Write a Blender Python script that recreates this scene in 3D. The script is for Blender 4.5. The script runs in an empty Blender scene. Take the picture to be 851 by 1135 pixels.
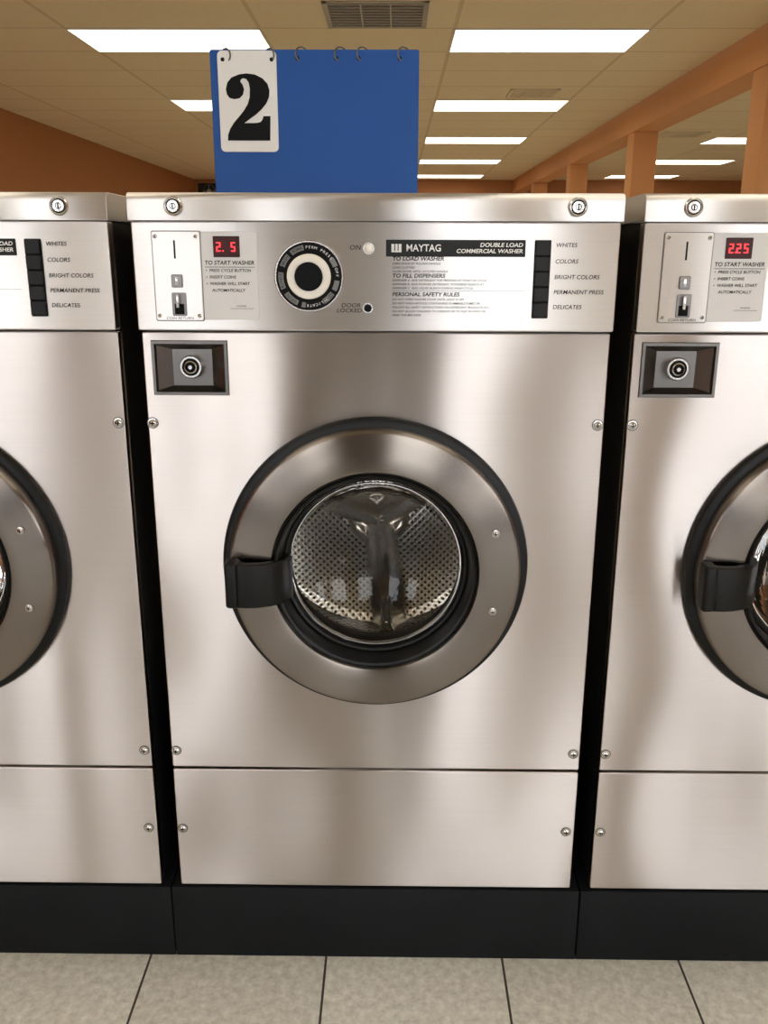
import bpy, bmesh, math, random
from mathutils import Matrix, Vector
random.seed(4)
scene = bpy.context.scene
COL = scene.collection
R = math.radians
H = 1.175           # camera height
CEIL = 2.511

# ------------------------------------------------------------------ materials
def new_mat(name):
    m = bpy.data.materials.new(name); m.use_nodes = True
    nt = m.node_tree; b = nt.nodes['Principled BSDF']
    return m, nt, b
def simple(name, col, rough=0.5, metal=0.0, noise=0.08, nscale=30.0, bump=0.0, emis=None, estr=0.0, spec=None):
    m, nt, b = new_mat(name)
    tc = nt.nodes.new('ShaderNodeTexCoord'); n = nt.nodes.new('ShaderNodeTexNoise')
    n.inputs['Scale'].default_value = nscale; n.inputs['Detail'].default_value = 4
    nt.links.new(tc.outputs['Object'], n.inputs['Vector'])
    mx = nt.nodes.new('ShaderNodeMix'); mx.data_type = 'RGBA'
    mx.inputs['A'].default_value = (*[c*(1-noise) for c in col], 1)
    mx.inputs['B'].default_value = (*[min(1, c*(1+noise)) for c in col], 1)
    nt.links.new(n.outputs['Fac'], mx.inputs['Factor'])
    nt.links.new(mx.outputs['Result'], b.inputs['Base Color'])
    b.inputs['Roughness'].default_value = rough; b.inputs['Metallic'].default_value = metal
    if spec is not None: b.inputs['Specular IOR Level'].default_value = spec
    if bump > 0:
        bp = nt.nodes.new('ShaderNodeBump'); bp.inputs['Strength'].default_value = bump; bp.inputs['Distance'].default_value = 0.002
        nt.links.new(n.outputs['Fac'], bp.inputs['Height']); nt.links.new(bp.outputs['Normal'], b.inputs['Normal'])
    if emis:
        b.inputs['Emission Color'].default_value = (*emis, 1); b.inputs['Emission Strength'].default_value = estr
    return m

def steel(name, col, rough, axis='Z', grain=(4, 4, 500), aniso=1.0, wob=0.25, arot=0.25, graincol=0.05, wscale=1.0):
    m, nt, b = new_mat(name); L = nt.links.new
    tc = nt.nodes.new('ShaderNodeTexCoord')
    oi = nt.nodes.new('ShaderNodeObjectInfo')
    mp = nt.nodes.new('ShaderNodeMapping'); mp.inputs['Scale'].default_value = grain
    L(tc.outputs['Object'], mp.inputs['Vector'])
    g = nt.nodes.new('ShaderNodeTexNoise'); g.inputs['Scale'].default_value = 1.0; g.inputs['Detail'].default_value = 3
    L(mp.outputs['Vector'], g.inputs['Vector'])
    addv = nt.nodes.new('ShaderNodeVectorMath'); addv.operation = 'ADD'
    L(tc.outputs['Object'], addv.inputs[0])
    mulv = nt.nodes.new('ShaderNodeVectorMath'); mulv.operation = 'SCALE'; mulv.inputs['Scale'].default_value = 1.37
    L(oi.outputs['Location'], mulv.inputs[0]); L(mulv.outputs[0], addv.inputs[1])
    mpw = nt.nodes.new('ShaderNodeMapping'); mpw.inputs['Scale'].default_value = (5.0, 5.0, 2.2)
    L(addv.outputs[0], mpw.inputs['Vector'])
    w = nt.nodes.new('ShaderNodeTexNoise'); w.inputs['Scale'].default_value = wscale; w.inputs['Detail'].default_value = 0.0
    L(mpw.outputs['Vector'], w.inputs['Vector'])
    mx = nt.nodes.new('ShaderNodeMix'); mx.data_type = 'RGBA'
    mx.inputs['A'].default_value = (*[c*(1-graincol) for c in col], 1)
    mx.inputs['B'].default_value = (*[min(1, c*(1+graincol)) for c in col], 1)
    L(g.outputs['Fac'], mx.inputs['Factor']); L(mx.outputs['Result'], b.inputs['Base Color'])
    sm = nt.nodes.new('ShaderNodeTexNoise'); sm.inputs['Scale'].default_value = 6; sm.inputs['Detail'].default_value = 3
    L(addv.outputs[0], sm.inputs['Vector'])
    mr = nt.nodes.new('ShaderNodeMapRange'); mr.inputs['From Min'].default_value = 0.3; mr.inputs['From Max'].default_value = 0.7
    mr.inputs['To Min'].default_value = rough*0.94; mr.inputs['To Max'].default_value = rough*1.06
    L(sm.outputs['Fac'], mr.inputs['Value']); L(mr.outputs['Result'], b.inputs['Roughness'])
    b.inputs['Metallic'].default_value = 1.0
    b.inputs['Anisotropic'].default_value = aniso
    b.inputs['Anisotropic Rotation'].default_value = arot
    t = nt.nodes.new('ShaderNodeTangent'); t.direction_type = 'RADIAL'; t.axis = axis
    L(t.outputs['Tangent'], b.inputs['Tangent'])
    if wob > 0:
        bp = nt.nodes.new('ShaderNodeBump'); bp.inputs['Strength'].default_value = wob; bp.inputs['Distance'].default_value = 0.02
        L(w.outputs['Fac'], bp.inputs['Height']); L(bp.outputs['Normal'], b.inputs['Normal'])
    return m

M = {}
M['steel'] = steel('brushed_steel', (0.57, 0.52, 0.49), 0.31, wob=0.8)
M['steel_panel'] = steel('brushed_steel_panel', (0.77, 0.74, 0.725), 0.35, wob=0.15)
M['steel_ring'] = steel('brushed_steel_ring', (0.25, 0.22, 0.195), 0.25, axis='Y', grain=(60, 60, 60), wob=0.0, graincol=0.03)
M['steel_plain'] = simple('polished_steel', (0.62, 0.60, 0.57), 0.25, 1.0, 0.05)
M['steel_dark'] = simple('dark_steel', (0.17, 0.16, 0.15), 0.3, 1.0, 0.12, 12)
M['black'] = simple('black_paint', (0.012, 0.013, 0.015), 0.45, 0, 0.3, 20)
M['plinth'] = simple('black_base_vinyl', (0.006, 0.007, 0.008), 0.6, 0, 0.5, 9, spec=0.15)
M['rubber'] = simple('black_rubber', (0.006, 0.006, 0.006), 0.4, 0, 0.2, 40, spec=0.25)
M['gasket'] = simple('grey_gasket', (0.03, 0.03, 0.03), 0.5, 0, 0.2, 40)
M['ink'] = simple('black_ink', (0.008, 0.008, 0.009), 0.6, spec=0.1)
M['grayink'] = simple('gray_ink', (0.035, 0.034, 0.033), 0.6, spec=0.1)
M['whiteink'] = simple('white_ink', (0.9, 0.9, 0.88), 0.5)
M['btn'] = simple('black_buttons', (0.012, 0.012, 0.013), 0.45, spec=0.25)
M['cream'] = simple('cream_plastic', (0.93, 0.88, 0.78), 0.35, 0, 0.02)
M['label'] = simple('light_gray_label', (0.80, 0.78, 0.77), 0.4, 0.0, 0.03)
M['display'] = simple('display_window', (0.05, 0.003, 0.003), 0.3, spec=0.2)
M['led'] = simple('red_led', (0.9, 0.02, 0.02), 0.4, emis=(1, 0.03, 0.04), estr=3.0)
M['blue'] = simple('blue_acrylic', (0.010, 0.080, 0.33), 0.45, 0, 0.06, 6, spec=0.25)
M['card'] = simple('white_card', (0.80, 0.79, 0.77), 0.5, 0, 0.02)
M['bandgray'] = simple('dial_gray', (0.22, 0.215, 0.21), 0.5, spec=0.2)

def perf():
    m, nt, b = new_mat('perforated_drum_steel'); L = nt.links.new
    tc = nt.nodes.new('ShaderNodeTexCoord'); mp = nt.nodes.new('ShaderNodeMapping')
    mp.inputs['Scale'].default_value = (105, 105, 105); mp.inputs['Rotation'].default_value = (0, 0, R(45))
    L(tc.outputs['UV'], mp.inputs['Vector'])
    v = nt.nodes.new('ShaderNodeTexVoronoi'); v.voronoi_dimensions = '2D'; v.inputs['Randomness'].default_value = 0.0; v.inputs['Scale'].default_value = 1
    L(mp.outputs['Vector'], v.inputs['Vector'])
    cr = nt.nodes.new('ShaderNodeValToRGB'); cr.color_ramp.elements[0].position = 0.20; cr.color_ramp.elements[1].position = 0.34
    cr.color_ramp.elements[0].color = (0.02, 0.019, 0.018, 1); cr.color_ramp.elements[1].color = (0.66, 0.635, 0.60, 1)
    L(v.outputs['Distance'], cr.inputs['Fac']); L(cr.outputs['Color'], b.inputs['Base Color'])
    b.inputs['Metallic'].default_value = 1; b.inputs['Roughness'].default_value = 0.24
    bp = nt.nodes.new('ShaderNodeBump'); bp.inputs['Strength'].default_value = 0.5; bp.inputs['Distance'].default_value = 0.002
    L(v.outputs['Distance'], bp.inputs['Height']); L(bp.outputs['Normal'], b.inputs['Normal'])
    return m
M['perf'] = perf()
M['drum'] = simple('drum_steel', (0.82, 0.79, 0.74), 0.18, 1.0, 0.08, 8)

def glass(name, ior=1.5, tint=(0.93, 0.95, 0.94)):
    m = bpy.data.materials.new(name); m.use_nodes = True; nt = m.node_tree; nt.nodes.clear(); L = nt.links.new
    o = nt.nodes.new('ShaderNodeOutputMaterial'); mix = nt.nodes.new('ShaderNodeMixShader')
    f = nt.nodes.new('ShaderNodeFresnel'); f.inputs['IOR'].default_value = ior
    t = nt.nodes.new('ShaderNodeBsdfTransparent'); t.inputs['Color'].default_value = (*tint, 1)
    g = nt.nodes.new('ShaderNodeBsdfGlossy'); g.inputs['Roughness'].default_value = 0.02
    n = nt.nodes.new('ShaderNodeTexNoise'); n.inputs['Scale'].default_value = 12
    bp = nt.nodes.new('ShaderNodeBump'); bp.inputs['Strength'].default_value = 0.03; bp.inputs['Distance'].default_value = 0.01
    L(n.outputs['Fac'], bp.inputs['Height']); L(bp.outputs['Normal'], g.inputs['Normal'])
    L(f.outputs['Fac'], mix.inputs['Fac']); L(t.outputs[0], mix.inputs[1]); L(g.outputs[0], mix.inputs[2]); L(mix.outputs[0], o.inputs['Surface'])
    return m
M['glass'] = glass('door_glass', 1.32, (0.96, 0.96, 0.95))
M['winglass'] = glass('window_glass', 1.3, (0.97, 0.98, 0.98))

def grid_mat(name, base, line, sx, sy, ox, oy, lw, rough, nscale, namt, bump=0.1):
    m, nt, b = new_mat(name); L = nt.links.new
    def math_(op, a, bb=None):
        n = nt.nodes.new('ShaderNodeMath'); n.operation = op
        for i, x in enumerate((a, bb)):
            if x is None: continue
            if isinstance(x, (int, float)): n.inputs[i].default_value = x
            else: L(x, n.inputs[i])
        return n.outputs[0]
    tc = nt.nodes.new('ShaderNodeTexCoord'); sp = nt.nodes.new('ShaderNodeSeparateXYZ'); L(tc.outputs['Object'], sp.inputs[0])
    def ln(axis, s, o):
        q = math_('DIVIDE', math_('SUBTRACT', sp.outputs[axis], o), s)
        fr = math_('FRACT', q)
        d = math_('MINIMUM', fr, math_('SUBTRACT', 1.0, fr))
        return math_('LESS_THAN', math_('MULTIPLY', d, s), lw/2), math_('FLOOR', q)
    a, fa = ln('X', sx, ox); c, fc = ln('Y', sy, oy)
    mask = math_('MAXIMUM', a, c)
    cmb = nt.nodes.new('ShaderNodeCombineXYZ'); L(fa, cmb.inputs[0]); L(fc, cmb.inputs[1])
    wn = nt.nodes.new('ShaderNodeTexWhiteNoise'); L(cmb.outputs[0], wn.inputs['Vector'])
    n = nt.nodes.new('ShaderNodeTexNoise'); n.inputs['Scale'].default_value = nscale; n.inputs['Detail'].default_value = 8; n.inputs['Roughness'].default_value = 0.7
    L(tc.outputs['Object'], n.inputs['Vector'])
    fac = math_('ADD', math_('MULTIPLY', n.outputs['Fac'], 0.85), math_('MULTIPLY', wn.outputs['Value'], 0.15))
    cr = nt.nodes.new('ShaderNodeMapRange'); cr.inputs['From Min'].default_value = 0.3; cr.inputs['From Max'].default_value = 0.7
    L(fac, cr.inputs['Value'])
    mx = nt.nodes.new('ShaderNodeMix'); mx.data_type = 'RGBA'
    mx.inputs['A'].default_value = (*[x*(1-namt) for x in base], 1); mx.inputs['B'].default_value = (*[min(1, x*(1+namt)) for x in base], 1)
    L(cr.outputs['Result'], mx.inputs['Factor'])
    m2 = nt.nodes.new('ShaderNodeMix'); m2.data_type = 'RGBA'; m2.inputs['B'].default_value = (*line, 1)
    L(mask, m2.inputs['Factor']); L(mx.outputs['Result'], m2.inputs['A']); L(m2.outputs['Result'], b.inputs['Base Color'])
    b.inputs['Roughness'].default_value = rough
    bp = nt.nodes.new('ShaderNodeBump'); bp.inputs['Strength'].default_value = bump; bp.inputs['Distance'].default_value = 0.002
    L(n.outputs['Fac'], bp.inputs['Height']); L(bp.outputs['Normal'], b.inputs['Normal'])
    return m
M['floor'] = grid_mat('vinyl_floor_tile', (0.82, 0.785, 0.71), (0.05, 0.042, 0.035), 0.305, 0.305, -0.085, 0.0, 0.004, 0.4, 70, 0.30)
M['ceil'] = grid_mat('ceiling_tile', (0.88, 0.75, 0.50), (0.72, 0.58, 0.36), 1.21, 0.665, 0.39, 4.845, 0.026, 0.9, 60, 0.05, 0.3)
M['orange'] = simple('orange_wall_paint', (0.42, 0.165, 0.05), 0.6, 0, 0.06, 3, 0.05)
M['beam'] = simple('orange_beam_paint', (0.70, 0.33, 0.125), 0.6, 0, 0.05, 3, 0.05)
M['asphalt'] = simple('asphalt', (0.16, 0.16, 0.16), 0.9, 0, 0.2, 20)
M['alu'] = simple('window_frame_aluminum', (0.10, 0.09, 0.08), 0.4, 0.6)
M['lens'] = simple('light_diffuser', (0.9, 0.9, 0.85), 0.5, emis=(1.0, 0.90, 0.72), estr=3.6)
M['trof'] = simple('light_frame_white', (0.75, 0.70, 0.6), 0.5)
M['vent'] = simple('vent_metal', (0.42, 0.38, 0.30), 0.5)
M['dark'] = simple('vent_dark', (0.03, 0.025, 0.02), 0.8)
M['ventsoft'] = simple('vent_beige', (0.78, 0.66, 0.45), 0.6)
M['jacket'] = simple('dark_jacket_cloth', (0.022, 0.022, 0.026), 0.85, 0, 0.3, 60, 0.2)
M['jeans'] = simple('dark_denim', (0.02, 0.026, 0.045), 0.85, 0, 0.3, 80, 0.2)
M['skin'] = simple('skin', (0.55, 0.33, 0.23), 0.5, 0, 0.06, 20)
M['hair'] = simple('brown_hair', (0.03, 0.018, 0.01), 0.6, 0, 0.4, 60, 0.5)
M['shoe'] = simple('black_shoe', (0.015, 0.015, 0.015), 0.5)

# ------------------------------------------------------------------ mesh helpers
def finish(me, mats, smooth=True, ang=35):
    for m in mats:
        me.materials.append(m)
    if smooth:
        me.polygons.foreach_set('use_smooth', [True]*len(me.polygons))
        me.set_sharp_from_angle(angle=R(ang))
    return me
def obj(name, me, parent=None, loc=(0, 0, 0), rot=(0, 0, 0)):
    o = bpy.data.objects.new(name, me); COL.objects.link(o)
    o.location = loc; o.rotation_euler = rot
    if parent: o.parent = parent
    return o
def circle(cx, cy, r, n=96):
    return [(cx+r*math.cos(2*math.pi*i/n), cy+r*math.sin(2*math.pi*i/n)) for i in range(n)]
def rrect(x0, y0, x1, y1, r=0.004, n=5):
    pts = []
    for (cx, cy, a0) in ((x1-r, y1-r, 0), (x0+r, y1-r, 90), (x0+r, y0+r, 180), (x1-r, y0+r, 270)):
        for i in range(n+1):
            a = R(a0+90*i/n); pts.append((cx+r*math.cos(a), cy+r*math.sin(a)))
    return pts
def mesh_curve(splines, thick, bev, bres=2):
    cu = bpy.data.curves.new('tmp', 'CURVE'); cu.dimensions = '2D'; cu.fill_mode = 'BOTH'
    for s in splines:
        sp = cu.splines.new('POLY'); sp.points.add(len(s)-1)
        for i, p in enumerate(s): sp.points[i].co = (p[0], p[1], 0, 1)
        sp.use_cyclic_u = True
    cu.extrude = max(thick/2-bev, 0); cu.bevel_depth = bev; cu.offset = -bev; cu.bevel_resolution = bres
    o = bpy.data.objects.new('tmp', cu); COL.objects.link(o)
    bpy.context.view_layer.update()
    me = bpy.data.meshes.new_from_object(o.evaluated_get(bpy.context.evaluated_depsgraph_get()))
    bpy.data.objects.remove(o); bpy.data.curves.remove(cu)
    me.materials.clear()
    return me
def plate_xz(splines, y0, y1, mat, bev=0.0015, bres=2):   # outline in X,Z ; y0 front (smaller)
    me = mesh_curve(splines, y1-y0, bev, bres)
    me.transform(Matrix.Translation((0, (y0+y1)/2, 0)) @ Matrix.Rotation(R(90), 4, 'X'))
    return finish(me, [mat])
def prism_x(section, x0, x1, mat, bev=0.002):              # outline in Y,Z
    me = mesh_curve([section], x1-x0, bev)
    P = Matrix(((0, 0, 1, 0), (1, 0, 0, 0), (0, 1, 0, 0), (0, 0, 0, 1)))
    me.transform(Matrix.Translation(((x0+x1)/2, 0, 0)) @ P)
    return finish(me, [mat])
def prism_z(section, z0, z1, mat, bev=0.002, bres=3):
    me = mesh_curve([section], z1-z0, bev, bres)
    me.transform(Matrix.Translation((0, 0, (z0+z1)/2)))
    return finish(me, [mat])
def boxes(lst, mat, bev=0.0, name='boxes'):
    bm = bmesh.new()
    for (x0, x1, y0, y1, z0, z1) in lst:
        r = bmesh.ops.create_cube(bm, size=1)
        for v in r['verts']:
            v.co = Vector(((x0+x1)/2+v.co.x*(x1-x0), (y0+y1)/2+v.co.y*(y1-y0), (z0+z1)/2+v.co.z*(z1-z0)))
    if bev > 0:
        bmesh.ops.bevel(bm, geom=bm.edges[:], offset=bev, segments=2, affect='EDGES', profile=0.5)
    me = bpy.data.meshes.new(name); bm.to_mesh(me); bm.free()
    return finish(me, [mat], smooth=bev > 0)
def lathe(prof, mat, cx=0, cz=0, segs=96, close=False):
    bm = bmesh.new(); uvl = bm.loops.layers.uv.new('UVMap')
    rings = []; dist = [0]
    for i in range(1, len(prof)):
        dist.append(dist[-1]+math.hypot(prof[i][0]-prof[i-1][0], prof[i][1]-prof[i-1][1]))
    rm = max(p[0] for p in prof)
    for (r, y) in prof:
        if r < 1e-6: rings.append([bm.verts.new((cx, y, cz))])
        else: rings.append([bm.verts.new((cx+r*math.cos(2*math.pi*k/segs), y, cz+r*math.sin(2*math.pi*k/segs))) for k in range(segs)])
    for i in range(len(prof)-1):
        a, b = rings[i], rings[i+1]
        for k in range(segs):
            k2 = (k+1) % segs
            u0, u1 = 2*math.pi*k/segs*rm, 2*math.pi*(k+1)/segs*rm
            if len(a) == 1 and len(b) == 1: continue
            if len(b) == 1: f = bm.faces.new((a[k], a[k2], b[0])); uv = [(u0, dist[i]), (u1, dist[i]), (u0, dist[i+1])]
            elif len(a) == 1: f = bm.faces.new((a[0], b[k2], b[k])); uv = [(u0, dist[i]), (u1, dist[i+1]), (u0, dist[i+1])]
            else: f = bm.faces.new((a[k], a[k2], b[k2], b[k])); uv = [(u0, dist[i]), (u1, dist[i]), (u1, dist[i+1]), (u0, dist[i+1])]
            for l, q in zip(f.loops, uv): l[uvl].uv = q
    bmesh.ops.recalc_face_normals(bm, faces=bm.faces[:])
    me = bpy.data.meshes.new('lathe'); bm.to_mesh(me); bm.free()
    return finish(me, [mat])
def planar_uv(me):
    """UV = metres in the X,Z plane"""
    uv = me.uv_layers[0] if me.uv_layers else me.uv_layers.new(name='UVMap')
    for l in me.loops:
        c = me.vertices[l.vertex_index].co; uv.data[l.index].uv = (c.x, c.z)
    return me
def merge(meshes):
    """join meshes, keeping their materials"""
    mats = []; bm = bmesh.new()
    for me in meshes:
        idx = []
        for m in me.materials:
            if m not in mats: mats.append(m)
            idx.append(mats.index(m))
        n0 = len(bm.faces); bm.from_mesh(me); bm.faces.ensure_lookup_table()
        for f in bm.faces[n0:]: f.material_index = idx[min(f.material_index, len(idx)-1)]
    out = bpy.data.meshes.new('merged'); bm.to_mesh(out); bm.free()
    for m in mats: out.materials.append(m)
    return out
def text_mesh(s, size, x, z, y, mat, align='LEFT', sx=1.15, shear=0.15, rot=0.0, off=0.0):
    cu = bpy.data.curves.new('t', 'FONT'); cu.body = s; cu.size = size; cu.shear = shear; cu.align_x = align; cu.align_y = 'CENTER'; cu.offset = off
    cu.resolution_u = 3
    o = bpy.data.objects.new('t', cu); COL.objects.link(o); bpy.context.view_layer.update()
    me = bpy.data.meshes.new_from_object(o.evaluated_get(bpy.context.evaluated_depsgraph_get()))
    bpy.data.objects.remove(o); bpy.data.curves.remove(cu); me.materials.clear()
    me.transform(Matrix.Translation((x, y, z)) @ Matrix.Rotation(R(rot), 4, 'Y') @ Matrix.Rotation(R(90), 4, 'X') @ Matrix.Diagonal((sx, 1, 1, 1)))
    me.materials.append(mat)
    return me

# ------------------------------------------------------------------ washing machine part meshes (built once, shared)
W = 0.33
DZ = H-0.455        # door centre height
PF = -0.012         # control panel front plane
parts = []          # (name, mesh)
# shell, open at front
bm = bmesh.new()
v = [bm.verts.new(p) for p in ((-.326, .006, .142), (.326, .006, .142), (.326, .72, .142), (-.326, .72, .142), (-.326, .006, 1.216), (.326, .006, 1.216), (.326, .72, 1.216), (-.326, .72, 1.216))]
for f in ((0, 3, 2, 1), (4, 5, 6, 7), (1, 2, 6, 5), (2, 3, 7, 6), (3, 0, 4, 7)): bm.faces.new([v[i] for i in f])
me = bpy.data.meshes.new('shell'); bm.to_mesh(me); bm.free(); parts.append(('cabinet_shell', finish(me, [M['black']], False)))
parts.append(('cabinet_backing', boxes([(-.322, .322, .019, .03, .146, .44), (-.322, .322, .019, .03, 1.05, 1.21)], M['black'])))
parts.append(('base_plinth', boxes([(-.3455, .3455, -.004, .72, 0.0, .1405)], M['plinth'], 0.002)))
cb = (-.318, H-.197, -.209, H-.119)
parts.append(('front_panel', plate_xz([rrect(-W, .371, W, 1.0675, .003), circle(0, DZ, .19), rrect(cb[0]+.003, cb[1]+.003, cb[2]-.003, cb[3]-.003, .004)], 0, .018, M['steel'], .0018)))
parts.append(('kick_panel', plate_xz([rrect(-W, .1435, W, .3668, .003)], 0, .018, M['steel'], .0018)))
parts.append(('control_panel', plate_xz([rrect(-.331, H-.1045, .331, H+.0405, .003)], PF, .012, M['steel_panel'], .002)))
# cap with rounded front
sec = [(.72, H+.0415), (-.017, H+.0415), (-.0175, H+.045), (-.0175, H+.066)]
for i in range(1, 7):
    a = R(15*i); sec.append((-.0065-.011*math.cos(a), H+.066+.0115*math.sin(a)))
sec += [(.72, H+.0775)]
parts.append(('top_cap', prism_x(sec, -.3335, .3335, M['steel_panel'], .0012)))
# door
parts.append(('door_collar', lathe([(.188, -.001), (.2285, -.0005), (.2295, -.006), (.2275, -.011), (.222, -.0135), (.205, -.0135)], M['rubber'], 0, DZ, 128)))
parts.append(('door_ring', lathe([(.2135, -.010), (.2155, -.016), (.2158, -.027), (.2146, -.0325), (.2125, -.0345), (.2095, -.0352), (.200, -.0362), (.180, -.0380), (.160, -.0392), (.1545, -.038), (.1515, -.033), (.1505, -.022)], M['steel_ring'], 0, DZ, 160)))
parts.append(('door_gasket', lathe([(.1515, -.020), (.1510, -.034), (.148, -.0375), (.1445, -.036), (.1425, -.028), (.1405, -.012), (.1395, -.004), (.1375, -.0055), (.1345, -.004), (.1325, .004), (.1300, .012), (.129, .03)], M['rubber'], 0, DZ, 128)))
gp = [(.1325, .004), (.1300, .005)]
for i in range(1, 17):
    r = .1300*(1-i/16); gp.append((r if i < 16 else 0, .005+.046*(1-(r/.13)**2)**.9))
parts.append(('door_glass', lathe(gp, M['glass'], 0, DZ, 96)))
parts.append(('glass_rim', lathe([(.131, .004), (.1300, .002), (.1285, .002), (.1278, .005), (.128, .010)], M['steel_plain'], 0, DZ, 96)))
parts.append(('boot_seal', lathe([(.131, .03), (.150, .034), (.155, .06), (.148, .085), (.156, .10)], M['gasket'], 0, DZ, 96)))
parts.append(('drum_wall', lathe([(.15, .098), (.152, .094), (.158, .094), (.205, .105), (.214, .115), (.215, .20), (.215, .26), (.214, .285)], M['perf'], 0, DZ, 96)))
back = [planar_uv(lathe([(.214, .285), (.20, .292), (.055, .270)], M['perf'], 0, DZ, 96)),
        lathe([(.056, .270), (.054, .262), (.045, .256), (.04, .262), (.03, .258), (.0, .252)], M['drum'], 0, DZ, 96)]
for k in range(3):
    a = R(-96+60+120*k)
    # broad moulded radial spoke on the drum back
    m_ = prism_z([(-.034, .292), (-.031, .270), (-.021, .248), (-.010, .238), (.0, .243), (.010, .238), (.021, .248), (.031, .270), (.034, .292)], .0, .20, M['drum'], .001)
    m_.transform(Matrix.Translation((0, 0, DZ)) @ Matrix.Rotation(a+R(90), 4, 'Y')); back.append(m_)
    # lifter along the wall
    m_ = boxes([(-.5, .5, .12, .290, -.5, .5)], M['drum'])
    bm = bmesh.new(); bm.from_mesh(m_)
    for vv in bm.verts:
        top = vv.co.z < 0
        vv.co.x = (0.008 if top else 0.036)*(1 if vv.co.x > 0 else -1)
        vv.co.z = .145 if top else .214
    bmesh.ops.bevel(bm, geom=bm.edges[:], offset=.006, segments=3, affect='EDGES'); bm.to_mesh(m_); bm.free(); finish(m_, [], True, 50)
    m_.transform(Matrix.Translation((0, 0, DZ)) @ Matrix.Rotation(a+R(90), 4, 'Y')); back.append(m_)
parts.append(('drum_back', merge(back)))
# handle
hs = [(-.206, -.026), (-.214, -.030), (-.217, -.044), (-.213, -.055), (-.203, -.061), (-.188, -.063), (-.170, -.061), (-.152, -.054), (-.138, -.043), (-.128, -.028), (-.124, -.012), (-.130, -.004), (-.140, -.010), (-.143, -.026), (-.152, -.038), (-.168, -.0455), (-.186, -.047), (-.197, -.043), (-.199, -.028)]
h1 = prism_z(hs, DZ-.046, DZ+.021, M['rubber'], .003)
h2 = prism_z(rrect(-.2175, -.0665, -.199, -.034, .006), DZ-.045, DZ+.024, M['rubber'], .004)
parts.append(('door_handle', merge([h1, h2])))
# screws
def screw(x, z, y, r, mat=None):
    mat = mat or M['steel_plain']
    return [lathe([(r*1.25, y+.0005), (r*1.25, y-.0008), (r*1.0, y-.001), (r*.95, y-r*.35), (r*.6, y-r*.62), (0, y-r*.70)], mat, x, z, 20),
            boxes([(x-r*.6, x+r*.6, y-r*.74, y-r*.5, z-r*.13, z+r*.13), (x-r*.13, x+r*.13, y-r*.74, y-r*.5, z-r*.6, z+r*.6)], M['ink'])]
sl = []
for (x, z) in ((-.3225, H-.2374), (.3205, H-.2374), (-.322, H-.774), (.319, H-.774), (-.320, H-.920), (.316, H-.920)):
    sl += screw(x, z, -.0008, .0055); sl.append(lathe([(.0084, -.0002), (.0084, -.0009), (.0069, -.0009)], M['steel_dark'], x, z, 24))
sl += screw(.1755, H-.3906, -.0385, .0045); sl += screw(.1755, H-.512, -.0385, .0045)
parts.append(('panel_screws', merge(sl)))
# coin vault door
bm = bmesh.new()
def rect(x0, z0, x1, z1, y): return [bm.verts.new(p) for p in ((x0, y, z0), (x1, y, z0), (x1, y, z1), (x0, y, z1))]
lv = [rect(cb[0], cb[1], cb[2], cb[3], -.0003), rect(cb[0]+.001, cb[1]+.001, cb[2]-.001, cb[3]-.001, -.003), rect(cb[0]+.005, cb[1]+.005, cb[2]-.005, cb[3]-.005, -.003),
      rect(cb[0]+.007, cb[1]+.007, cb[2]-.007, cb[3]-.007, .002), rect(cb[0]+.026, cb[1]+.012, cb[2]-.026, cb[3]-.014, .016)]
for a, b in zip(lv[:-1], lv[1:]):
    for k in range(4): bm.faces.new((a[k], a[(k+1) % 4], b[(k+1) % 4], b[k]))
bm.faces.new(lv[-1]); me = bpy.data.meshes.new('vault'); bm.to_mesh(me); bm.free(); finish(me, [M['steel_dark']], False)
lx, lz = -.2635, H-.157
parts.append(('coin_vault', merge([me,
    lathe([(.0165, .016), (.0165, .004), (.015, .002), (.0125, .002), (.012, .005), (.0095, .005), (.009, .000), (.0075, -.001)], M['steel_plain'], lx, lz, 40),
    lathe([(.0125, .0018), (.0122, .0015), (.0096, .0015), (.0092, .0018)], M['ink'], lx, lz, 32),
    lathe([(.0075, -.001), (.006, .001), (.0045, .001), (.004, -.001), (0, -.001)], M['ink'], lx, lz, 32),
    lathe([(.0035, -.0008), (.0028, -.002), (0, -.002)], M['steel_plain'], lx, lz, 24)])))
# cap locks
cl = []
for x in (-.270, .270):
    z = H+.0595
    cl += [lathe([(.0125, -.0172), (.0125, -.0205), (.0112, -.022), (.0095, -.0215), (.009, -.0195), (.0085, -.0195), (.0075, -.0225), (0, -.023)], M['steel_plain'], x, z, 40),
           lathe([(.0098, -.0198), (.0083, -.0198)], M['ink'], x, z, 40), lathe([(.0042, -.0231), (.0032, -.0232)], M['ink'], x, z, 24),
           boxes([(x-.0008, x+.0008, -.0236, -.0228, z-.004, z+.004)], M['ink'])]
parts.append(('cap_locks', merge(cl)))
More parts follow.
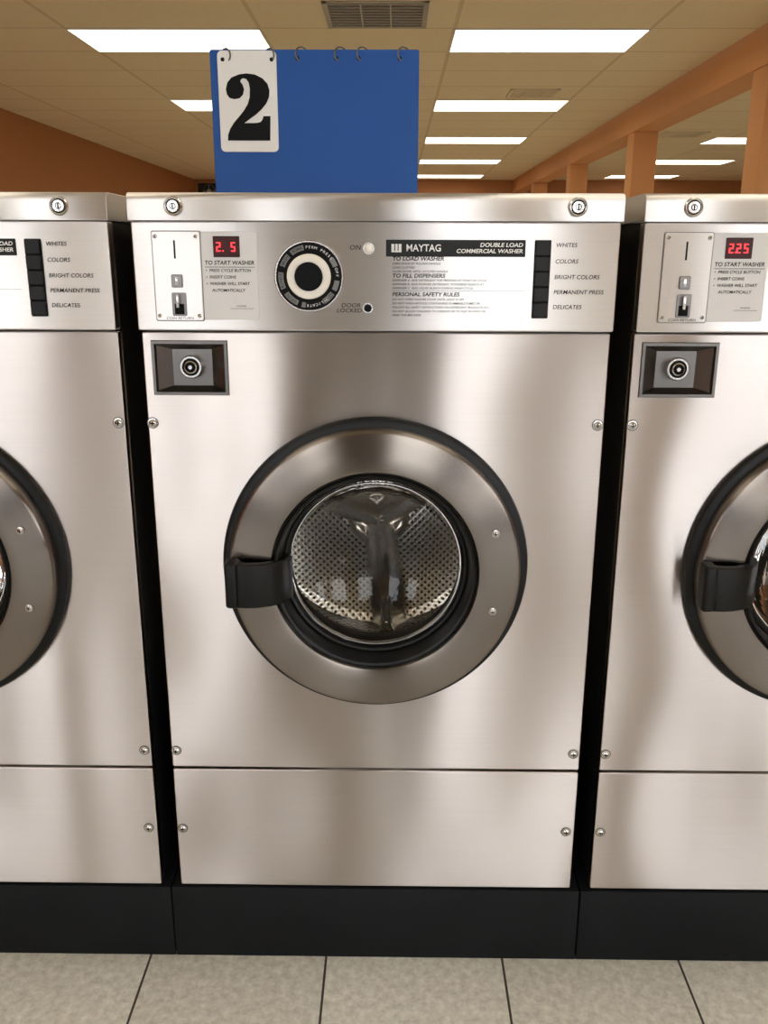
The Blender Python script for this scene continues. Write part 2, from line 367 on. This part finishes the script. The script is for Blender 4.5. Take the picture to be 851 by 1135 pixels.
# coin mechanism
cm = [plate_xz([rrect(-.3040, H-.0917, -.2365, H+.0285, .003)], PF-.001, PF, M['steel_dark'], .0003),
      plate_xz([rrect(-.303, H-.0907, -.2375, H+.0275, .003)], PF-.003, PF, M['steel_panel'], .0008)]
for (x, z) in ((-.298, H+.021), (-.243, H+.021), (-.298, H-.084), (-.243, H-.084)): cm += screw(x, z, PF-.003, .0022)
cm += [boxes([(-.2737, -.2713, PF-.0034, PF-.002, H-.008, H+.016)], M['ink']),
       plate_xz([rrect(-.279, H-.046, -.264, H-.029, .0015)], PF-.006, PF-.003, M['steel_dark'], .0008), boxes([(-.2735, -.2695, PF-.0066, PF-.005, H-.043, H-.032)], M['steel_plain'], .0004),
       plate_xz([rrect(-.280, H-.0845, -.2600, H-.053, .002)], PF-.0040, PF-.0028, M['steel_dark'], .0004),
       boxes([(-.2765, -.2635, PF-.0046, PF-.003, H-.082, H-.068)], M['ink']), boxes([(-.2730, -.2690, PF-.0110, PF-.003, H-.073, H-.055)], M['steel_plain'], .0008),
       text_mesh('COIN RETURN', .0050, -.2705, H-.0875, PF-.0033, M['ink'], 'CENTER')]
parts.append(('coin_mechanism', merge(cm)))
# start label
T = PF-.0006
lb = [plate_xz([rrect(-.2365, H-.0895, -.1605, H+.0275, .003)], PF-.0012, PF, M['label'], .0003),
      plate_xz([rrect(-.220, H-.006, -.184, H+.0215, .001)], PF-.0024, PF-.001, M['display'], .0004),
      text_mesh('TO START WASHER', .0076, -.199, H-.0135, PF-.0016, M['ink'], 'CENTER', sx=1.0, off=.00012),
      boxes([(-.2325, -.164, PF-.0016, PF-.0011, H-.0193, H-.0186)], M['grayink'])]
for i, s in enumerate(('\u2022  PRESS CYCLE BUTTON', '\u2022  INSERT COINS', '\u2022  WASHER WILL START', '     AUTOMATICALLY')):
    lb.append(text_mesh(s, .0056, -.232, H-.0235-.0088*i, PF-.0016, M['ink'], sx=1.0, off=.00008))
lb += [boxes([(-.200, -.168, PF-.0016, PF-.0011, H-.0745, H-.0741)], M['grayink']), text_mesh('WASHER', .003, -.185, H-.071, PF-.0016, M['grayink'], 'CENTER')]
parts.append(('start_label', merge(lb)))
# timer dial
kx, kz = -.0903, H-.031
dl = [lathe([(.0475, PF), (.0478, PF-.003), (.0465, PF-.005), (.0450, PF-.005), (.0445, PF-.0035)], M['steel_plain'], kx, kz, 96),
      lathe([(.0446, PF-.0036), (.030, PF-.0036)], M['ink'], kx, kz, 96),
      lathe([(.0300, PF-.0034), (.0298, PF-.009), (.0285, PF-.0105), (.0195, PF-.0105), (.0185, PF-.009)], M['cream'], kx, kz, 96),
      lathe([(.0192, PF-.008), (.0188, PF-.0135), (.0172, PF-.015), (0, PF-.015)], M['ink'], kx, kz, 64)]
for (a0, a1) in ((100, 128), (135, 160), (172, 205), (215, 246), (254, 262), (300, 325), (332, 352), (20, 38)):
    n = 8; pts = [(kx+.0420*math.cos(R(a0+(a1-a0)*i/n)), kz+.0420*math.sin(R(a0+(a1-a0)*i/n))) for i in range(n+1)] + [(kx+.0350*math.cos(R(a1-(a1-a0)*i/n)), kz+.0350*math.sin(R(a1-(a1-a0)*i/n))) for i in range(n+1)]
    dl.append(plate_xz([pts], PF-.0041, PF-.0036, M['bandgray'], 0.0001, 0))
for a, s in ((63, 'PERM PRESS'), (270+15, 'DELICATE'), (5, 'OFF')):
    for i, ch in enumerate(s):
        aa = a-(i-len(s)/2)*6.2
        dl.append(text_mesh(ch, .0050, kx+.0385*math.cos(R(aa)), kz+.0385*math.sin(R(aa)), PF-.0042, M['whiteink'], 'CENTER', shear=0, rot=90-aa))
for a, s in ((114, 'SOAK'), (148, 'WASH'), (188, 'RINSE'), (230, 'SPIN'), (312, 'COLD')):
    for i, ch in enumerate(s):
        aa = a-(i-(len(s)-1)/2)*6
        dl.append(text_mesh(ch, .0056, kx+.0385*math.cos(R(aa)), kz+.0385*math.sin(R(aa)), PF-.0046, M['ink'], 'CENTER', shear=0, rot=90-aa))
parts.append(('timer_dial', merge(dl)))
# indicators
def X(px): return .001235*px-.5127
il = [lathe([(.0062, PF), (.006, PF-.003), (.0045, PF-.004), (0, PF-.005)], M['cream'], X(408), H+.006, 24),
      lathe([(.0078, PF), (.0076, PF-.002), (.0060, PF-.002)], M['steel_plain'], X(408), H+.006, 32),
      lathe([(.0070, PF), (.0068, PF-.0025), (.0052, PF-.0025)], M['steel_plain'], X(407), H-.073, 32), lathe([(.0053, PF-.002), (0, PF-.0035)], M['ink'], X(407), H-.073, 32),
      text_mesh('ON', .0085, X(393), H+.007, T, M['ink'], 'CENTER'), text_mesh('DOOR', .0078, X(388), H-.0695, T, M['ink'], 'CENTER'), text_mesh('LOCKED', .0078, X(386), H-.0765, T, M['ink'], 'CENTER')]
parts.append(('indicator_lamps', merge(il)))
# name bar and instructions
nb = [plate_xz([rrect(X(427), H-.0045, X(580), H+.0175, .0008)], PF-.0012, PF, M['btn'], .0003),
      text_mesh('MAYTAG', .0128, X(449), H+.0065, PF-.0016, M['whiteink'], sx=0.92, shear=0, off=.0002),
      boxes([(X(433), X(444), PF-.0016, PF-.0011, H+.0012, H+.0120)], M['whiteink']),
      boxes([(X(436.2), X(437.2), PF-.0018, PF-.0012, H+.003, H+.0125), (X(439.8), X(440.8), PF-.0018, PF-.0012, H+.003, H+.0125)], M['btn']),
      text_mesh('DOUBLE LOAD', .0074, X(577), H+.0108, PF-.0016, M['whiteink'], 'RIGHT', off=.00018), text_mesh('COMMERCIAL WASHER', .0074, X(577), H+.0028, PF-.0016, M['whiteink'], 'RIGHT', off=.00018)]
lines = [('TO LOAD WASHER', 289.5, 1), ('OPEN DOOR BY PULLING HANDLE', 294.8, 0), ('LOAD CLOTHES', 299, 0), ('CLOSE DOOR UNTIL CATCHES HANDLE', 303.2, 0),
         ('TO FILL DISPENSERS', 308, 1), ('DISPENSER A  ADD DETERGENT FOR PREWASH AT START OF CYCLE', 313, 0), ('DISPENSER B  ADD POWDER DETERGENT, POWDERED BLEACH AT', 317.3, 0),
         ('DISPENSER C  ADD LIQUID BLEACH DURING WASH CYCLE', 321.6, 0), ('PERSONAL SAFETY RULES', 328.5, 1), ('DO NOT OPEN WASHER DOOR UNTIL LIGHT IS OFF', 334, 0),
         ('DO NOT WASH ARTICLES CONTAINING FLAMMABLE FUMES OR', 338.4, 0), ('FOLLOW ALL SAFETY INSTRUCTIONS ON DETERGENT PRODUCTS ETC', 342.8, 0), ('DO NOT ALLOW CHILDREN TO OPERATE OR TO PLAY IN WITH OR', 347.2, 0), ('NEAR THIS MACHINE', 351.5, 0)]
def Z(py): return H - ((py-283.5)*.00121-.0011)+.0
for s, py, big in lines:
    nb.append(text_mesh(s, .0072 if big else .0040, X(434), Z(py)-.0012, T, M['ink'] if big else M['grayink'], sx=1.12 if big else 1.04, off=.00018 if big else .00005))
nb.append(boxes([(X(434), X(581), T, PF, Z(325.4)-.0002, Z(325.4)+.0002)], M['grayink']))
parts.append(('instruction_print', merge(nb)))
# button strip
bs = [plate_xz([rrect(X(590), H-.086, X(608), H+.0175, .0015)], PF-.002, PF, M['ink'], .0005)]
for i in range(5):
    zt = H+.0165-i*.0204
    bs.append(plate_xz([rrect(X(590.8), zt-.0192, X(607.2), zt, .0015)], PF-.006, PF-.001, M['btn'], .0012))
parts.append(('cycle_buttons', merge(bs)))
parts.append(('cycle_labels', merge([text_mesh(s, .0078, X(613), Z(py), T, M['ink'], sx=1.03, off=.00006) for s, py in (('WHITES', 275.5), ('COLORS', 293), ('BRIGHT COLORS', 310), ('PERMANENT PRESS', 326.5), ('DELICATES', 343))])))

SEG = {'0': 'abcdef', '1': 'bc', '2': 'abged', '5': 'afgcd', ' ': ''}
def digits(s):
    L_ = []; x = -.2155; w, h, t = .0055, .0120, .0012; z0 = H+.0015; y0, y1 = PF-.0032, PF-.0024
    for ch in s:
        if ch == '.':
            L_.append((x-.0018, x-.0002, y0, y1, z0, z0+.0016)); continue
        for g in SEG[ch]:
            L_.append({'a': (x, x+w, y0, y1, z0+h-t, z0+h), 'd': (x, x+w, y0, y1, z0, z0+t), 'g': (x, x+w, y0, y1, z0+h/2-t/2, z0+h/2+t/2),
                       'f': (x, x+t, y0, y1, z0+h/2, z0+h), 'b': (x+w-t, x+w, y0, y1, z0+h/2, z0+h), 'e': (x, x+t, y0, y1, z0, z0+h/2), 'c': (x+w-t, x+w, y0, y1, z0, z0+h/2)}[g])
        x += .0100
    return boxes(L_, M['led'])
for k, (dx, s) in enumerate(((0, '2. 5'), (.693, '2.25'), (-.693, '2.25'), (1.386, '2.25'), (-1.386, '2.25'))):
    e = bpy.data.objects.new('washing_machine', None); COL.objects.link(e); e.location = (dx, 0, 0); e.empty_display_size = .1
    for nm, me in parts: obj(nm, me, e)
    obj('price_digits', digits(s), e)

# ------------------------------------------------------------------ sign
sign = bpy.data.objects.new('machine_number_sign', None); COL.objects.link(sign)
SY = .18; SX0, SX1 = -.249, .061; ST = H+.288; SB = H+.0785
obj('blue_board', plate_xz([rrect(SX0, SB, SX1, ST, .003)], SY-.003, SY+.003, M['blue'], .0008), sign)
obj('board_foot', boxes([(SX0+.02, SX1-.02, SY-.02, SY+.03, H+.0782, H+.083)], M['blue'], .001), sign)
cx0, cx1, cz0, cz1 = -.2375, -.150, H+.1468, H+.2860
obj('number_card', plate_xz([rrect(cx0, cz0, cx1, cz1, .007)], SY-.0055, SY-.0040, M['card'], .0004), sign)
two = [(.05, .69), (.03, .77), (.07, .87), (.16, .94), (.32, .985), (.48, 1.0), (.66, .985), (.82, .93), (.925, .85), (.965, .75), (.95, .65), (.89, .56), (.79, .475), (.66, .395), (.53, .33), (.45, .29), (.40, .265), (.60, .265), (.68, .268), (.75, .28), (.79, .31), (.82, .37), (.97, .37), (.95, 0), (.03, 0), (.04, .09), (.09, .18), (.18, .275), (.31, .375), (.41, .46), (.49, .55), (.535, .65), (.545, .77), (.525, .865), (.47, .92), (.40, .93), (.36, .91), (.345, .88), (.39, .84), (.42, .77), (.395, .69), (.32, .635), (.20, .62), (.10, .64)]
obj('numeral', plate_xz([[(-.2285+.0695*a, H+.1627+.0925*b) for a, b in two]], SY-.0062, SY-.0054, M['ink'], .0001, 0), sign)
def torus(x, y, z, r, t, rz, ry):
    bm = bmesh.new(); n, k = 28, 8; rg = []
    for i in range(n):
        a = 2*math.pi*i/n; rg.append([bm.verts.new((0, (r+t*math.cos(2*math.pi*j/k))*math.cos(a), (r+t*math.cos(2*math.pi*j/k))*math.sin(a))) for j in range(k)])
        for j in range(k): rg[-1][j].co.x = t*math.sin(2*math.pi*j/k)
    for i in range(n):
        for j in range(k): bm.faces.new((rg[i][j], rg[(i+1) % n][j], rg[(i+1) % n][(j+1) % k], rg[i][(j+1) % k]))
    bmesh.ops.recalc_face_normals(bm, faces=bm.faces[:])
    me = bpy.data.meshes.new('ring'); bm.to_mesh(me); bm.free(); finish(me, [M['steel_dark']], True, 80)
    me.transform(Matrix.Translation((x, y, z)) @ Matrix.Rotation(R(rz), 4, 'Z') @ Matrix.Rotation(R(ry), 4, 'Y')); return me
rings = []
for x in (-.113, -.0556, -.0225, .038): rings.append(torus(x, SY, ST-.006, .0098, .0013, -62, 0))
for x in (-.2255, -.161): rings.append(torus(x, SY-.001, ST-.008, .0095, .0013, 55, 0))
hol = [lathe([(.0030, SY-.0035), (0, SY-.0036)], M['ink'], x-.006, ST-.012, 16) for x in (-.113, -.0556, -.0225, .038)]
hol += [lathe([(.0030, SY-.0058), (0, SY-.0060)], M['ink'], x, ST-.014, 16) for x in (-.2295, -.157)]
obj('binder_rings', merge(rings+hol), sign)

# ------------------------------------------------------------------ room
XL, XR, YB, YF = -3.79, 7.6, 16.65, -5.0
obj('floor', boxes([(XL-.1, XR+.1, YF-.1, YB+.1, -.1, 0)], M['floor']))
obj('ceiling', boxes([(XL-.1, XR+.1, YF-.1, YB+.1, CEIL, CEIL+.1)], M['ceil']))
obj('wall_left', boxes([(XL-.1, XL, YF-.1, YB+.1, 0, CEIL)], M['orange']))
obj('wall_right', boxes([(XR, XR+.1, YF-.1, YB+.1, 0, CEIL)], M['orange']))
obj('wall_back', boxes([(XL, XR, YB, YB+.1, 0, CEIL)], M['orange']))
wins = [(-3.45, -2.45), (-1.80, -1.00), (.10, 1.22), (2.15, 3.5), (4.1, 5.5), (5.9, 7.3)]
zb, zt = .10, 2.30
wl = [(XL, XR, YF-.15, YF, 0, zb), (XL, XR, YF-.15, YF, zt, CEIL)]
xs = [XL]+[q for w_ in wins for q in w_]+[XR]
for i in range(0, len(xs), 2): wl.append((xs[i], xs[i+1], YF-.15, YF, zb, zt))
obj('wall_front', boxes(wl, M['orange']))
for i, (a, b) in enumerate(wins):
    e = bpy.data.objects.new('window_%d' % (i+1), None); COL.objects.link(e)
    y0, y1 = YF-.10, YF-.05
    obj('frame', boxes([(a, a+.05, y0, y1, zb, zt), (b-.05, b, y0, y1, zb, zt), (a, b, y0, y1, zb, zb+.05), (a, b, y0, y1, zt-.05, zt)], M['alu']), e)
    obj('pane', boxes([(a+.04, b-.04, YF-.078, YF-.074, zb+.04, zt-.04)], M['winglass']), e)
obj('parking_lot_ground', boxes([(-25, 30, -40, YF-.16, -.15, -.05)], M['asphalt']))
# beam + columns
obj('ceiling_beam_1', boxes([(2.255, 2.50, YF, YB, CEIL-.235, CEIL)], M['beam'], .004))
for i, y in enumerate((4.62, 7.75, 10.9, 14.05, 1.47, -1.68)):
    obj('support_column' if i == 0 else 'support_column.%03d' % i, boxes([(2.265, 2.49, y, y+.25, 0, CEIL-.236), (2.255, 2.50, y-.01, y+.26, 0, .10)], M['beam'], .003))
# ceiling lights
frame = boxes([(-.61, .61, -.33, -.315, -.006, 0), (-.61, .61, .315, .33, -.006, 0), (-.61, -.597, -.33, .33, -.006, 0), (.597, .61, -.33, .33, -.006, 0)], M['trof'])
lens = boxes([(-.598, .598, -.316, .316, -.004, -.001)], M['lens'])
trof = merge([frame, lens])
ys = [5.18+2.66*k for k in range(-3, 5)]
for x in (-1.425, .995):
    for y in ys: obj('ceiling_light', trof, None, (x, y, CEIL))
for y in ys[1:]: obj('ceiling_light', trof, None, (4.45, y, CEIL))
# vents
def vent(name, x, y, mv, md, s=.6):
    l = [(-s/2, s/2, -s/2, -s/2+.03, -.008, 0), (-s/2, s/2, s/2-.03, s/2, -.008, 0), (-s/2, -s/2+.03, -s/2, s/2, -.008, 0), (s/2-.03, s/2, -s/2, s/2, -.008, 0)]
    fr = boxes(l, mv, .001)
    sl_ = []
    for k in range(9):
        yy = -s/2+.05+k*(s-.1)/8
        sl_.append((-s/2+.03, s/2-.03, yy-.004, yy+.014, -.010, -.002))
    sl_ += [(-.09, -.08, -s/2+.03, s/2-.03, -.012, -.001), (.08, .09, -s/2+.03, s/2-.03, -.012, -.001)]
    bk = boxes([(-s/2+.02, s/2-.02, -s/2+.02, s/2-.02, -.0015, -.0005)], md)
    obj(name, merge([fr, boxes(sl_, mv), bk]), None, (x, y, CEIL))
vent('ceiling_vent', -.09, 4.52, M['vent'], M['dark']); vent('ceiling_vent.001', 1.21, 7.15, M['ventsoft'], M['ventsoft'], .42); vent('ceiling_vent.002', 3.35, 9.9, M['ventsoft'], M['ventsoft'], .5)
# wall fan / grille near the far corner
obj('wall_grille', merge([boxes([(-3.72, -3.30, YB-.03, YB, 2.15, 2.44)], M['dark'], .003), lathe([(.115, YB-.045), (.12, YB-.03)], M['vent'], -3.51, 2.295, 32), lathe([(.04, YB-.045), (0, YB-.05)], M['vent'], -3.51, 2.295, 24),
    boxes([(-3.625, -3.395, YB-.042, YB-.038, 2.29, 2.30), (-3.515, -3.505, YB-.042, YB-.038, 2.18, 2.41)], M['vent'])]))

# ------------------------------------------------------------------ unseen photographer figure, added to put a soft dark reflection in the steel
px, py = -.15, -1.80
P = bpy.data.objects.new('reflection_person', None); COL.objects.link(P)
def skin_obj(name, verts, edges, radii, mats, root=0, sub=2):
    me = bpy.data.meshes.new(name); me.from_pydata([Vector(q) for q in verts], edges, [])
    o = bpy.data.objects.new(name, me); COL.objects.link(o)
    o.modifiers.new('skin', 'SKIN'); 
    if not me.skin_vertices: 
        bpy.context.view_layer.objects.active = o
    for i, r in enumerate(radii):
        me.skin_vertices[0].data[i].radius = r if isinstance(r, tuple) else (r, r)
    me.skin_vertices[0].data[root].use_root = True
    o.modifiers['skin'].use_smooth_shade = True
    s = o.modifiers.new('sub', 'SUBSURF'); s.levels = sub; s.render_levels = sub
    bpy.context.view_layer.update()
    m2 = bpy.data.meshes.new_from_object(o.evaluated_get(bpy.context.evaluated_depsgraph_get()))
    bpy.data.objects.remove(o); m2.materials.clear()
    for m in mats: m2.materials.append(m)
    return m2
try:
    V = [(0, 0, .96), (0, 0, 1.10), (0, .0, 1.26), (0, -.01, 1.40), (0, -.01, 1.50), (0, .0, 1.56),
         (.10, 0, .88), (.11, .01, .50), (.12, -.02, .10), (.125, .10, .045),
         (-.10, 0, .88), (-.11, .01, .50), (-.12, -.02, .10), (-.125, .10, .045),
         (.19, -.01, 1.42), (.25, .02, 1.16), (.17, .27, 1.12), (.15, .33, 1.13),
         (-.19, -.01, 1.42), (-.22, .02, 1.16), (-.02, .27, 1.10), (.02, .33, 1.11)]
    V = [(a+px, b+py, c) for a, b, c in V]
    E = [(0, 1), (1, 2), (2, 3), (3, 4), (4, 5), (0, 6), (6, 7), (7, 8), (8, 9), (0, 10), (10, 11), (11, 12), (12, 13), (3, 14), (14, 15), (15, 16), (16, 17), (3, 18), (18, 19), (19, 20), (20, 21)]
    RR = [(.16, .12), (.15, .11), (.17, .12), (.15, .11), .06, .055, .095, .065, .045, .05, .095, .065, .045, .05, .06, .048, .032, .028, .06, .048, .032, .028]
    me = skin_obj('body', V, E, RR, [M['jacket'], M['jeans'], M['skin'], M['shoe']])
    for pl in me.polygons:
        c = pl.center
        pl.material_index = 3 if c.z < .09 else 1 if c.z < .93 else 2 if (c.z > 1.50 or c.y > py+.29) else 0
    obj('body', me, P)
    # head
    bm = bmesh.new(); bmesh.ops.create_uvsphere(bm, u_segments=32, v_segments=24, radius=1)
    for vv in bm.verts:
        x, y, z = vv.co; tap = 1-.28*max(0, -z)
        vv.co = (x*.076*tap, y*.096*tap+(.008 if z < 0 and y > 0 else 0), z*.122)
        if y > .85 and abs(x) < .2 and -.25 < z < .1: vv.co.y += .016
    bmesh.ops.translate(bm, verts=bm.verts, vec=(px, py+.015, 1.665))
    hm = bpy.data.meshes.new('head'); bm.to_mesh(hm); bm.free(); finish(hm, [M['skin']], True, 80)
    obj('head', hm, P)
    bm = bmesh.new(); bmesh.ops.create_uvsphere(bm, u_segments=32, v_segments=24, radius=1)
    bmesh.ops.delete(bm, geom=[vv for vv in bm.verts if (vv.co.y > .35 and vv.co.z < .55) or vv.co.z < -.6], context='VERTS')
    for vv in bm.verts: vv.co = (vv.co.x*.084, vv.co.y*.104, vv.co.z*.130)
    bmesh.ops.translate(bm, verts=bm.verts, vec=(px, py+.010, 1.668))
    hm = bpy.data.meshes.new('hair'); bm.to_mesh(hm); bm.free(); finish(hm, [M['hair']], True, 80); obj('hair', hm, P)
    fm = []
    for sx in (-1, 1):
        for (dx, dz, r) in ((.03, .005, .011),):
            bm = bmesh.new(); bmesh.ops.create_uvsphere(bm, u_segments=12, v_segments=8, radius=r); bmesh.ops.translate(bm, verts=bm.verts, vec=(px+sx*dx, py+.098, 1.665+dz))
            q = bpy.data.meshes.new('eye'); bm.to_mesh(q); bm.free(); fm.append(finish(q, [M['ink']]))
        bm = bmesh.new(); bmesh.ops.create_uvsphere(bm, u_segments=12, v_segments=8, radius=1)
        for vv in bm.verts: vv.co = (vv.co.x*.010, vv.co.y*.018, vv.co.z*.032)
        bmesh.ops.translate(bm, verts=bm.verts, vec=(px+sx*.080, py+.01, 1.66)); q = bpy.data.meshes.new('ear'); bm.to_mesh(q); bm.free(); fm.append(finish(q, [M['skin']]))
    fm.append(boxes([(px-.024, px+.024, py+.085, py+.103, 1.605, 1.613)], simple('lips', (.4, .14, .12), .5), .002))
    obj('face_features', merge(fm), P)
    # hands: palm + five fingers each, as skinned chains
    for hx, hz, sd in ((px+.15, 1.13, -1), (px+.02, 1.11, 1)):
        vs = [(hx, py+.33, hz), (hx+sd*.004, py+.36, hz+.01), (hx+sd*.006, py+.39, hz+.02)]; es = [(0, 1), (1, 2)]; rs = [(.028, .02), (.036, .016), (.038, .014)]
        for f, (o_, l1) in enumerate(((-.030, .030), (-.010, .036), (.010, .035), (.030, .028))):
            b0 = len(vs); vs += [(hx+o_, py+.40, hz+.025), (hx+o_, py+.40+l1*.6, hz+.045), (hx+o_+sd*.012, py+.40+l1*.7, hz+.045+l1*.8)]
            es += [(2, b0), (b0, b0+1), (b0+1, b0+2)]; rs += [.0095, .009, .008]
        b0 = len(vs); vs += [(hx+sd*.040, py+.365, hz+.02), (hx+sd*.052, py+.385, hz+.045)]; es += [(1, b0), (b0, b0+1)]; rs += [.011, .009]
        obj('hand', skin_obj('hand', vs, es, rs, [M['skin']]), P)
except Exception as ex:
    print('person skipped', ex)

# ------------------------------------------------------------------ world
w = bpy.data.worlds.new('World'); scene.world = w; w.use_nodes = True; nt = w.node_tree
bg = nt.nodes['Background']; tc = nt.nodes.new('ShaderNodeTexCoord'); sp = nt.nodes.new('ShaderNodeSeparateXYZ'); cr = nt.nodes.new('ShaderNodeValToRGB')
nt.links.new(tc.outputs['Generated'], sp.inputs[0]); nt.links.new(sp.outputs['Z'], cr.inputs['Fac']); nt.links.new(cr.outputs['Color'], bg.inputs['Color'])
cr.color_ramp.elements[0].color = (1.0, .96, .93, 1); cr.color_ramp.elements[1].color = (.62, .78, 1, 1); cr.color_ramp.elements[1].position = .65
bg.inputs['Strength'].default_value = 9.0

# ------------------------------------------------------------------ camera
cam = bpy.data.cameras.new('Camera'); co = bpy.data.objects.new('Camera', cam); COL.objects.link(co)
cam.sensor_fit = 'VERTICAL'; cam.sensor_height = 24; cam.lens = 985/1135*24; cam.clip_start = .02
co.matrix_world = Matrix.Translation((.0267, -1.27, H)) @ Matrix.Rotation(R(.62), 4, 'Z') @ Matrix.Rotation(R(90-16.24), 4, 'X') @ Matrix.Rotation(R(.18), 4, 'Z')
scene.camera = co
scene.view_settings.view_transform = 'Standard'
scene.view_settings.look = 'None'
scene.view_settings.exposure = 0.0
